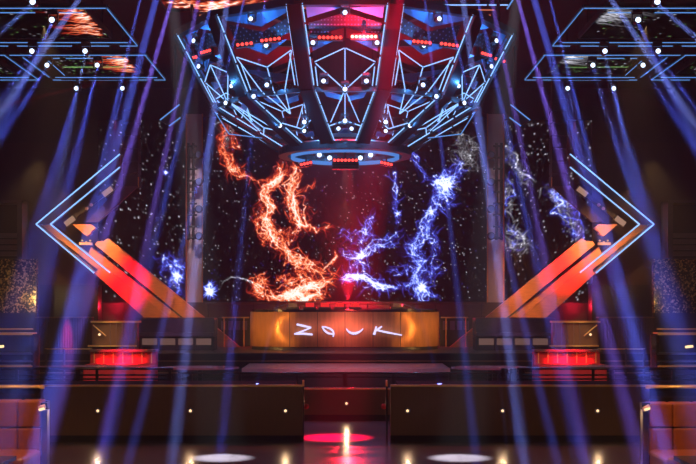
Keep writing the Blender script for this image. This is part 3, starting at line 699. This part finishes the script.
# panels above the chandelier, mostly beyond the frame
for m in (1,-1):
    t = thing('ceiling_light_frame', (m*-2.4,25,ZP+.3), 'straight light tube frame above the chandelier, %s half' % SIDE[m], 'light tube', 'tube frames above the chandelier')
    d = 27.3; z = P(0,5,27.3).z
    x = lambda px: m*(px-CX)*d/F
    child(MB().frame((x(178),d,z+.05),(x(303),d,z+.05),.08,.08), 'frame', STEEL, t)
    dash(t,(x(182),d,z),(x(246),d,z),((0,.3),(.33,1)),m,mt=LEDB); dash(t,(x(257),d,z),(x(302),d,z),((0,1),),m,mt=LEDB)
    z2 = P(0,10,d+.5).z
    child(MB().tube((x(193),d+.5,z2),(x(247),d+.5,z2),.014), 'warm_tube', glow('orange_line',(.9,.25,.12),.7), t)
    child(MB().tube((x(195),d+.8,P(0,15.3,d+.8).z),(x(216),d+.8,P(0,15.3,d+.8).z),.014), 'warm_tube', glow('orange_line',(.9,.25,.12),.7), t)
    for px in (190,300): child(MB().box((x(px)-.03,d-.03,z+.05),(x(px)+.03,d+.03,ZC)), 'hanger', STEEL, t)
    for (a,b) in (((176,-2),(183,9)),((320,-8),(320,3))):
        child(MB().tube(P(*a,27,m),P(*b,27,m),.018), 'light_tube', LEDC, t)
# overhead front screen with flames, just at the top edge
cv = Canvas(0,0,3.6,1.2,.04)
for _ in range(60):
    n = rng.integers(20,60); x0_ = rng.uniform(.2,3.4); y0_ = rng.uniform(.3,1.2)
    cv.add('F', x0_+np.cumsum(rng.normal(.01,.03,n)), y0_-np.cumsum(np.abs(rng.normal(0,.015,n))), rng.uniform(.4,1.4)*np.linspace(1,.1,n))
t = thing('ceiling_screen', (-2.2,24.4,9.1), 'flame-filled overhead screen at the top edge above the chandelier', 'ceiling screen')
pixel_screen(cv, lambda A,B: np.stack([-4.1+A, 25.6+B*.9, np.full(A.shape,9.18)],-1), 'display', t)
child(MB().box((-4.15,25.55,9.2),(-.45,26.75,9.32)), 'housing', BLACK, t)
for q in (-3.8,-.8): child(MB().tube((q,26,9.3),(q,26,ZC),.02), 'hanging_rod', STEEL, t)

# ================================================================== CHANDELIER
CY0 = 28.0
PR = [(4.1,8.70),(3.22,7.09),(1.52,6.12)]
def prof(t):
    i = 0 if t < 1 else 1; u = t-i; a, b = PR[i], PR[i+1]; return a[0]+(b[0]-a[0])*u, a[1]+(b[1]-a[1])*u
def cp(th, t, dr=0., dz=0.):
    r, z = prof(t); r += dr; th = R_(th); return Vector((r*math.sin(th), CY0-r*math.cos(th), z+dz))
def fp(k, s, t, dr=0.):
    """point on facet k (centre angle 30k): s across -1..1 between the ribs, straight chord"""
    a = cp(30*k-15, t, dr); b = cp(30*k+15, t, dr); w = .16/((b-a).length); u = .5+s*(.5-w); return a+(b-a)*u
ch = thing('lattice_chandelier', (0,CY0,8.7), 'giant twelve-sided chandelier of ribs and blue-white light lines over the dance floor', 'chandelier')
for k in range(12):
    th = 30*k+15; tg = Vector((math.cos(R_(th)), math.sin(R_(th)), 0))
    pts = [cp(th,0),cp(th,1),cp(th,2)]
    mb = MB()
    for i in range(2):
        a,b = pts[i],pts[i+1]; n = (b-a).normalized().cross(tg).normalized()
        w = .155; h = .07
        mb.quadpts([a-tg*w-n*h,a+tg*w-n*h,a+tg*w+n*h,a-tg*w+n*h,b-tg*w-n*h,b+tg*w-n*h,b+tg*w+n*h,b-tg*w+n*h],
                   [(0,3,2,1),(4,5,6,7),(0,1,5,4),(1,2,6,5),(2,3,7,6),(3,0,4,7)])
    rb = child(mb, 'rib', BLACK, ch)
    for sd in (-1,1):
        lm = MB(); o_ = tg*.175*sd
        for (u,v) in ((.0,.22),(.25,.60),(.63,.97),(1.04,1.28),(1.31,1.60),(1.64,1.98)):
            lm.tube(cp(th,u)+o_, cp(th,v)+o_, .0125, 6)
        sub(lm, 'rib_light', LEDB, rb)
def lattice(k, pts):
    lm = MB(); n = len(pts)-1
    for (s0,t0),(s1,t1) in zip(pts,pts[1:]):
        a = fp(k,s0,t0,.03); b = fp(k,s1,t1,.03); L = (b-a).length; q = max(1,round(L/.75))
        if t0 < 1 < t1 and abs(t1-t0) > .3:   # follow the fold of the facet
            f = (1-t0)/(t1-t0); mid = fp(k,s0+(s1-s0)*f,1.0,.03); segs = [(a,mid),(mid,b)]
        else: segs = [(a,b)]
        for (p0,p1) in segs:
            L = (p1-p0).length; q = max(1,round(L/.8))
            for i in range(q):
                u0,u1 = i/q+.02, (i+1)/q-.02; lm.tube(p0+(p1-p0)*u0,p0+(p1-p0)*u1,.012,6)
    child(lm, 'lattice_light', LEDB, ch)
BLUEP = mat('blue_sheet_plate',(.10,.32,.62),.45,.2)
for k in range(12):
    odd = k%2 == 0
    if odd:
        A=(0,.52); C=(0,1.03); D=(0,1.58)
        for ln in ([(-.88,.69),A],[A,(.88,.69)],[A,C],[(-.85,.70),C],[(.85,.70),C],[C,D],[C,(-.8,1.62)],[C,(.8,1.62)],[(-.95,1.68),D],[D,(.95,1.68)],[(-.86,.74),(-.86,.98)],[(.86,.74),(.86,.98)]): lattice(k,ln)
        plates = [[(-.95,.015),(-.1,.03),(-.95,.15)],[(.95,.015),(.1,.03),(.95,.15)],[(-.92,.42),(-.25,.41),(-.92,.54)],[(.92,.42),(.25,.41),(.92,.54)]]
        low = [[(-.6,1.72),(.6,1.72),(.5,1.80),(-.5,1.80)],[(-.75,1.04),(-.12,1.12),(-.12,1.2),(-.7,1.13)],[(.75,1.04),(.12,1.12),(.12,1.2),(.7,1.13)]]
    else:
        T=(0,1.42); Q=(0,.70)
        for ln in ([(-.92,.53),Q],[Q,(.92,.53)],[(-.92,.53),T],[(.92,.53),T],[Q,T],[(-.84,.62),(-.84,.96)],[(.84,.56),(.84,.96)],[(-.9,1.56),(0,1.70)],[(0,1.70),(.9,1.56)]): lattice(k,ln)
        plates = [[(-.95,.015),(.95,.015),(.95,.06),(.05,.19),(-.95,.06)],[(-.75,.385),(.75,.385),(0,.53)]]
        low = [[(-.75,1.08),(-.2,1.12),(-.2,1.2),(-.7,1.16)],[(.75,1.08),(.2,1.12),(.2,1.2),(.7,1.16)],[(-.5,1.76),(.5,1.76),(.4,1.84),(-.4,1.84)]]
    for pl_ in plates+low:
        q = [fp(k,s,t,-.12) for s,t in pl_]; n = (q[1]-q[0]).cross(q[2]-q[0]).normalized()*.03
        child(MB().prism(q,n), 'blue_plate', BLUEP, ch)
    # dark perforated chevron band between the plates
    bb = [(-.97,.20),(0,.08),(.97,.20),(.97,.36),(0,.25),(-.97,.36)] if odd else [(-.97,.10),(0,.24),(.97,.10),(.97,.28),(0,.38),(-.97,.28)]
    q = [fp(k,s,t,-.2) for s,t in bb]; n = (q[1]-q[0]).cross(q[2]-q[0]).normalized()*.02
    pm = MATS.get('perforated_band')
    if pm is None:
        pm = mat('perforated_band',(.02,.03,.05),.5,.3); nt = pm.node_tree; b_ = nt.nodes['Principled BSDF']
        v = nt.nodes.new('ShaderNodeTexVoronoi'); v.inputs['Scale'].default_value = 14; v.inputs['Randomness'].default_value = 0
        tc = nt.nodes.new('ShaderNodeTexCoord'); nt.links.new(tc.outputs['Object'],v.inputs['Vector'])
        r = nt.nodes.new('ShaderNodeValToRGB'); r.color_ramp.elements[0].color = (.12,.22,.35,1); r.color_ramp.elements[1].color = (.01,.012,.02,1); r.color_ramp.elements[0].position=.25; r.color_ramp.elements[1].position=.32
        nt.links.new(v.outputs['Distance'],r.inputs[0]); nt.links.new(r.outputs[0],b_.inputs['Base Color'])
    child(MB().prism(q,n), 'perforated_band', pm, ch)
def ringmesh(r0, r1, z0, z1, n=12, off=15):
    mb = MB(); pts = []
    for i in range(n):
        a = R_(360/n*i+off)
        for (r,z) in ((r0,z0),(r1,z0),(r1,z1),(r0,z1)): pts.append((r*math.sin(a),CY0-r*math.cos(a),z))
    fs = []
    for i in range(n):
        j = (i+1)%n
        for q in range(4): fs.append((i*4+q,i*4+(q+1)%4,j*4+(q+1)%4,j*4+q))
    mb.quadpts(pts,fs); return mb
child(ringmesh(3.95,4.15,8.66,8.82), 'top_ring', STEEL, ch)
child(ringmesh(3.1,3.2,7.02,7.12), 'middle_ring', STEEL, ch)
child(ringmesh(1.40,1.62,5.98,6.16,48,0), 'bottom_ring', BLACK, ch, smooth=False)
child(ringmesh(1.28,1.32,5.93,6.02,48,0), 'ring_light', glow('ring_blue',(.10,.30,.85),.8), ch)
child(ringmesh(.35,1.25,6.25,6.29,24,0), 'inner_platform', STEEL, ch)
for k in range(6):
    a = R_(60*k); child(MB().tube((4*math.sin(a),CY0-4*math.cos(a),8.8),(4*math.sin(a),CY0-4*math.cos(a),ZC),.04,6), 'hanging_rod', STEEL, ch)
for k in range(6):
    a = R_(60*k+30); mb = MB().frame((.3*math.sin(a),CY0-.3*math.cos(a),8.74),(4.0*math.sin(a),CY0-4.0*math.cos(a),8.74),.14,.14); child(mb, 'spoke_truss', STEEL, ch)
child(MB().lathe((0,CY0,6.5),[(.5,0),(.6,.2),(.75,1.2),(.8,2.2)],12), 'core_drum', BLACK, ch)
# thin lower light line on each flank
for m in (1,-1):
    child(MB().path([P(215,112,28,m),P(229,134,27.6,m),P(262,138,27,m)],.012,6), 'flank_light', LEDC, ch)

# moving heads: one model, copied
def head_model():
    t = thing('moving_head_light', (0,0,0), 'prototype', 'moving head light')
    child(MB().box((-.13,-.09,.19),(.13,.09,.27)), 'base', BLACK, t, bevel=.01)
    child(MB().box((-.03,-.03,.265),(.03,.03,.305)), 'mounting_clamp', STEEL, t)
    y = child(MB().prism([(-.14,-.03,-.07),(-.115,-.03,-.07),(-.115,-.03,.165),(.115,-.03,.165),(.115,-.03,-.07),(.14,-.03,-.07),(.14,-.03,.19),(-.14,-.03,.19)],(0,.06,0)), 'yoke', STEEL, t)
    h = child(MB().lathe((0,.0,0),[(.07,-.12),(.095,-.10),(.105,.02),(.08,.13),(.02,.15)],18,'y'), 'head', BLACK, t, smooth=True)
    sub(MB().lathe((0,-.128,0),[(.0,0),(.068,.001),(.07,.012)],18,'y'), 'lens', LENS, h)
    return t
proto = head_model(); used = False
def head(loc, label, group, cl=False, scale=1., rz=0., hang=None):
    global used
    o = copy_tree(proto) if used else proto
    used = True; o.location = loc; o.rotation_euler = (0,0,rz); o.scale = (scale,)*3; o['label'] = label; o['group'] = group; return o
ZH = 9.2
heads = [(34,3),(53,21),(33,52),(86,52),(48,66),(98,66),(77,89),(123,89)]
rown = ['nearest row','second row','third row, outer','third row, inner','fourth row, outer','fourth row, inner','farthest row, outer','farthest row, inner']
HP = {}
for m in (1,-1):
    for i,(px,py) in enumerate(heads):
        d = (ZH-H)*F/(CY-py); p = P(px,py,d,m); HP[(m,i)] = p
        head(p, 'bright moving head lamp under the %s ceiling screens, %s' % (SIDE[m],rown[i]), 'moving heads under the ceiling screens', scale=.95)
        if False: pass
# pipes that carry the ceiling heads
for m in (1,-1):
    for j,(ids,nm) in enumerate((((0,),'nearest'),((1,),'second'),((2,3),'third'),((4,5),'fourth'),((6,7),'farthest'))):
        xs = [HP[(m,i)].x for i in ids]; y = HP[(m,ids[0])].y; x0,x1 = min(xs)-.5,max(xs)+.5
        t = thing('lighting_pipe', ((x0+x1)/2,y,ZH+.3), 'black pipe holding ceiling lamps on the %s, %s row' % (SIDE[m],nm), 'pipe', 'lighting pipes')
        child(MB().tube((x0,y,ZH+.305),(x1,y,ZH+.305),.025,8), 'pipe', BLACK, t)
        for q in (x0+.1,x1-.1): child(MB().tube((q,y,ZH+.30),(q,y,ZC),.012,6), 'hanger', BLACK, t)
# heads on the chandelier: (facet angle, profile t)
CH = [('upper',[(-1*30,.12),(0,.12),(30,.12),(-60,.2),(60,.2)]),
      ('second',[(-27,.45),(-10.5,.46),(10.5,.46),(27,.45),(-66,.5),(66,.5)]),
      ('third',[(-49,.86),(-31,.92),(31,.92),(49,.86),(-8,.92),(8,.92)]),
      ('fourth',[(-60,1.05),(-40,1.05),(40,1.05),(60,1.05),(0,1.05)]),
      ('lower',[(-24,1.58),(0,1.6),(24,1.58),(-42,1.6),(42,1.6)]),
      ('lowest',[(-4,1.74),(4,1.74),(-28,1.74),(28,1.74)])]
for nm, lst in CH:
    for i,(th,tt) in enumerate(sorted(lst)):
        p = cp(th,tt,-.02 if abs(th)>5 or nm=='upper' else .12, -.02)
        head(p, 'small moving head lamp in the chandelier, %s ring, %s from left' % (nm,ORD[i]), 'moving heads in the chandelier', scale=.68 if nm!='lowest' else .6, rz=R_(th)*.5)
        point('plate_fill', p+Vector((math.sin(R_(th))*.16,-math.cos(R_(th))*.22,.0)), 17, (.07,.36,1.))  # added unseen blue point that lights the plates near each head
# heads inside the bottom ring
for i,(x,y) in enumerate(((-.62,27.9),(-.38,28.5),(.38,28.5),(.62,27.9))):
    head(Vector((x,y,6.01)), 'moving head lamp hanging inside the chandelier bottom ring, %s from left' % ORD[i], 'moving heads inside the bottom ring', scale=.8)
    point('core_wash', (x,y-.3,5.9), 45, (.12,.4,1.))

# red strobe bars
def strobe(px, py, d, w, slope, label, mt, m=1, group='red strobe bars'):
    c = P(px,py,d,m); a = c+Vector((-w/2,0,-slope*w/2)); b = c+Vector((w/2,0,slope*w/2))
    t = thing('strobe_bar', c, label, 'strobe light', group)
    child(MB().frame(a+Vector((0,.05,0)),b+Vector((0,.05,0)),.1,.12), 'housing', BLACK, t)
    child(MB().box((c.x-.02,c.y+.07,c.z),(c.x+.02,c.y+.11,c.z+.16)), 'mounting_arm', STEEL, t)
    n = max(4,round(w/.085))
    for i in range(n):
        q = a+(b-a)*((i+.5)/n); child(MB().lathe(q,[(0,-.012),(.028,-.008),(.036,.0)],10,'y'), 'cell', mt, t)
strobe(364,36.6,23.9,.56,0,'brightest red strobe bar at the front centre of the chandelier',LEDRB)
strobe(330,37.4,23.9,.52,0,'red strobe bar just left of the brightest one',LEDR)
strobe(270.5,39.5,24.3,.45,.13,'red strobe bar on chandelier, second bay left of centre, brighter half',LEDR)
strobe(244.5,44,24.6,.38,.12,'red strobe bar on chandelier, second bay left of centre, dimmer half',LEDR)
strobe(422,42,24.4,.42,-.10,'red strobe bar on chandelier, second bay right of centre, dimmer half',LEDR)
strobe(449.5,44.6,24.6,.42,-.13,'red strobe bar on chandelier, second bay right of centre, brighter half',LEDR)
strobe(205.5,51.5,26.4,.24,.28,'red strobe bar high on the left flank of the chandelier',LEDR)
strobe(192,58,27,.24,.25,'red strobe bar lowest on the left flank of the chandelier',LEDR)
strobe(486.5,54.3,26.4,.24,-.3,'red strobe bar high on the right flank of the chandelier',LEDR)
strobe(500,60,27,.24,-.3,'red strobe bar lowest on the right flank of the chandelier',LEDR)
strobe(345.5,160.2,27.2,.60,0,'red strobe bar inside the bottom ring, at centre',LEDR)
strobe(306,163.5,27.6,.3,.22,'red strobe bar inside the bottom ring, at left',LEDR)
strobe(386.5,163.5,27.6,.3,-.22,'red strobe bar inside the bottom ring, at right',LEDR)
t = thing('speaker_grille', P(345,166,27.3), 'grey louvred grille box hanging under the central red strobe', 'grille')
a = P(332,162.5,27.3); b = P(359,169,27.3)
child(MB().box((a.x,27.3,b.z),(b.x,27.5,a.z)), 'box', mat('grille_grey',(.2,.16,.18),.5), t)
mb = MB()
for k in range(4): mb.box((a.x,27.27,b.z+.02+k*.04),(b.x,27.3,b.z+.035+k*.04))
child(mb, 'louvre', BLACK, t)
child(MB().box((-.02,27.38,a.z),(.02,27.42,6.2)), 'mounting_arm', STEEL, t)

# ================================================================== BEAMS in the haze and other light
BL=(.10,.15,1.); VI=(.26,.15,1.); LB=(.22,.30,1.)
def beam(a, b, d1, k, col, size, m):
    """a: start point; b: pixel (left-side frame) crossed at depth d1"""
    e = P(b[0],b[1],d1,m); s = a+(e-a).normalized()*.22
    L = spot('beam', s, e, k*640, col, 1., .7); q = size*.5; L.scale = (q,q,1)
    e2 = e+Vector((rng.uniform(-.3,.3),0,rng.uniform(-.2,.2)))
    if rng.random() < .7: L = spot('beam', s, e2, k*620, col, 1., .6); L.scale = (.3,.3,1)
def shaft(a, b, d1, k, col, dia, m):
    """collimated beam from a wash head: disk lamp with a very narrow spread"""
    e = P(b[0],b[1],d1,m); u = (e-a).normalized(); l = bpy.data.lights.new('beam', 'AREA'); l.shape = 'DISK'; l.size = dia; l.energy = k*.22; l.color = col; l.spread = R_(1.0)
    o = bpy.data.objects.new('beam', l); COL.objects.link(o); o.location = a+u*.22; o.rotation_euler = u.to_track_quat('-Z','Y').to_euler(); o.visible_camera = True
for m in (1,-1):
    h = lambda i: HP[(m,i)]
    J = 0 if m==1 else 1
    shaft(h(0),(-90,110),18,143,LB,0.098,m); shaft(h(1),(-50,235),14,105,BL,0.083,m)
    shaft(h(2),(-60,190),20,93,BL,0.083,m); shaft(h(3),(12,400) if m==1 else (2,400),12.5,60,LB,0.07,m)
    shaft(h(4),(-60,230),15,81,BL,0.068,m); shaft(h(5),(40,300) if m==1 else (22,300),15,118,BL,0.083,m)
    shaft(h(6),(5,340),14,95,BL,0.07,m); shaft(h(7),(50,410) if m==1 else (28,420),16,100,BL,0.07,m)
    # heads beyond the top of the frame, on the front pipe
    extra = [((84,-8),(-60,200),210,LB,1.2),((158,-8),(92,240),330,BL,1.5),((174,-8),(104,240),260,VI,.9),((142,-8),(60,340),170,BL,.9),
             ((200,-8),(108,420),210,VI,1.0),((228,-8),(172,464),330,LB,1.4),((214,-8),(150,260),150,BL,1.1),((266,-8),(222,440),120,BL,.8),((246,-8),(134,440),150,BL,.8)]
    for i,(s,e,k,c,sz) in enumerate(extra):
        a = P(s[0],s[1],22.4,m)
        head(a, 'moving head lamp on the front pipe beyond the top edge, %s half, %s in line' % (SIDE[m],ORD[i]), 'moving heads on the front pipe')
        if m==-1: e = (e[0]+(-6 if i%2 else 4), e[1])
        shaft(a,e,14.0 if i==0 else 15.5,k*.95,c,sz*(.085 if k>200 else .06),m)
        if k > 200: beam(a,(e[0]+rng.uniform(-9,9),e[1]),15.5,k*.45,c,.45,m)
t = thing('lighting_pipe', (0,22.4,8.8), 'long black pipe at the front of the ceiling lamps', 'pipe')
z = P(0,-8,22.4).z+.3
child(MB().tube((-5.8,22.4,z),(5.8,22.4,z),.03,8), 'pipe', BLACK, t)
for q in (-5.5,5.5): child(MB().tube((q,22.4,z),(q,22.4,ZC),.015,6), 'hanger', BLACK, t)

# centre faint beams
spot('beam', P(318,150,27.8), P(271,330,22), 80e3, BL, 1.).scale = (.5,.5,1)
spot('beam', P(372,150,27.8), P(424,330,22), 80e3, BL, 1.).scale = (.5,.5,1)
# red fans from the strobes
spot('red_beam', P(500,60,26.8), P(640,100,26), 260e3, (1,.02,.08), 1.).scale = (.35,.35,1)
spot('red_beam', P(190,60,26.8), P(60,92,26), 60e3, (1,.02,.08), 1.2)
spot('red_glow', P(364,37,23.6), P(364,60,20), 500, (1,.0,.02), 150, 1., 'Quadratic')
point('red_glow', P(364,36.6,23.7), 550, (1,.01,.03))
# red wash down over the booth and the screen foot
spot('red_wash', P(350,163,27.9), P(350,300,38.5), 16000, (1,.02,.05), 12, 1., 'Quadratic')
point('red_rail_lamp', (0.1,38.6,3.1), 900, (1,.01,.03))
spot('step_wash', (0,25.2,5.4), (0,31.5,.7), 1500, (1,.26,.28), 40, 1., 'Quadratic')  # added pink spot that brightens the step
spot('red_flood', (0.1,38.3,2.45), (0.1,37.9,6), 15000, (1,.01,.03), 62, 1., 'Quadratic')
spot('booth_red', (0.2,27.4,2.4), P(346,330,34.6), 260, (1,.06,.05), 18, 1., 'Quadratic')
# warm light on the booth ends and its front
spot('booth_spot', (-4.6,29.6,2.2), P(264,330,35), 2100, (1,.50,.12), 26, 1., 'Quadratic')
spot('booth_spot', (4.6,29.6,2.2), P(426,330,35), 2100, (1,.50,.12), 26, 1., 'Quadratic')
spot('booth_spot', (0,29,5.0), P(345,330,34.6), 520, (1,.36,.26), 46, 1., 'Quadratic')
for m in (1,-1):
    spot('wing_spot', P(60,190,32,m), P(85,245,37,m), 1500, (1,.45,.16), 34, 1., 'Quadratic')
    spot('wing_spot', P(190,240,31,m), P(165,300,37,m) if m==1 else P(155,285,37,m), 900 if m==1 else 1700, (1,.40,.12), 28 if m==1 else 32, 1., 'Quadratic')
    spot('wing_red', P(100,240,32,m), P(122,285,37,m) if m==1 else P(122,268,37,m), 2000, (1,.005,.05), 24, 1., 'Quadratic')
    spot('pillar_wash', P(196,70,34,m), P(195,215,39.4,m), 1500 if m==1 else 350, (1,.72,.82), 40, 1., 'Quadratic').scale = (.16,1,1)
    spot('pillar_spot', P(196,120,38,m), P(196,300,39.4,m), 500 if m==1 else 120, (.75,.75,1), 30, .8, 'Quadratic')
    point('niche_light', P(30,298,36.5,m), 25 if m==1 else 7, (1,.7,.3))
    spot('magenta_spot', P(68,300,31.8,m), P(67,344,33,m), 700 if m==1 else 15, (1,.0,.26), 46, 1., 'Quadratic').scale = (.3,1,1)
    point('wing_back_red', P(110,306,39.2,m), 45, (1,.01,.04))
    spot('lounge_wash', (m*-5.5,21,7.5), (m*-6.2,29,1.0), 1300, (1,.60,.28), 44, 1., 'Quadratic')  # added warm spot to bring up the lounge brass
    spot('table_spot', (m*-4.5,22.5,6.0), (m*-4.6,26.2,1.0), 650, (1,.16,.30), 50, 1., 'Quadratic')  # added red-pink spot that tints the table tops
    spot('sofa_red', P(125,250,28,m), P(122,356,29.6,m), 6000, (1,.01,.05), 24, .8, 'Quadratic')
    spot('bench_spot', P(170,230,30,m), P(180,335,34.6,m), 500, (.7,.35,.8), 18, .9, 'Quadratic')
    spot('cabinet_spot', P(110,230,30,m), P(110,335,32.6,m), 400, (1,.6,.3), 14, .9, 'Quadratic')
    spot('banquette_fill', (m*-3.6,13.6,4.2), (m*-4.6,15.1,.9), 440, (1,.55,.22), 80, .8, 'Quadratic', .05)  # added warm spot to lift the leather, hangs on no fixture
    spot('floor_pool', (m*-3.2,20,9.5), P(222,459,18.2) if m==1 else P(460,459,18.2), 42000, (.8,.85,1), 6.5, .8, 'Quadratic')
spot('floor_red', (1.2,21.5,9.3), P(336,437,20.9), 130000, (1,.0,.05), 9, .8, 'Quadratic')
area('warm_fill', (0,9,9.5), (0,24,0), 14, 2, 160, (1,.60,.34))  # added warm fill for the walls and floor, not a fixture
area('stage_purple', (0,22,10.3), (0,38,3), 12, 1, 40, (.55,.25,.8))

w = bpy.data.worlds.new('world'); sc.world = w; w.use_nodes = True
w.node_tree.nodes['Background'].inputs[0].default_value = (.3,.12,.3,1); w.node_tree.nodes['Background'].inputs[1].default_value = .002
nt = w.node_tree   # thin even theatrical haze through the whole hall
v = nt.nodes.new('ShaderNodeVolumeScatter'); v.inputs['Density'].default_value = .0040; v.inputs['Anisotropy'].default_value = 0
nt.links.new(v.outputs[0], nt.nodes['World Output'].inputs['Volume'])
vs = sc.view_settings; vs.view_transform = 'Standard'; vs.look = 'None'; vs.gamma = 1; vs.exposure = 0; vs.use_curve_mapping = False
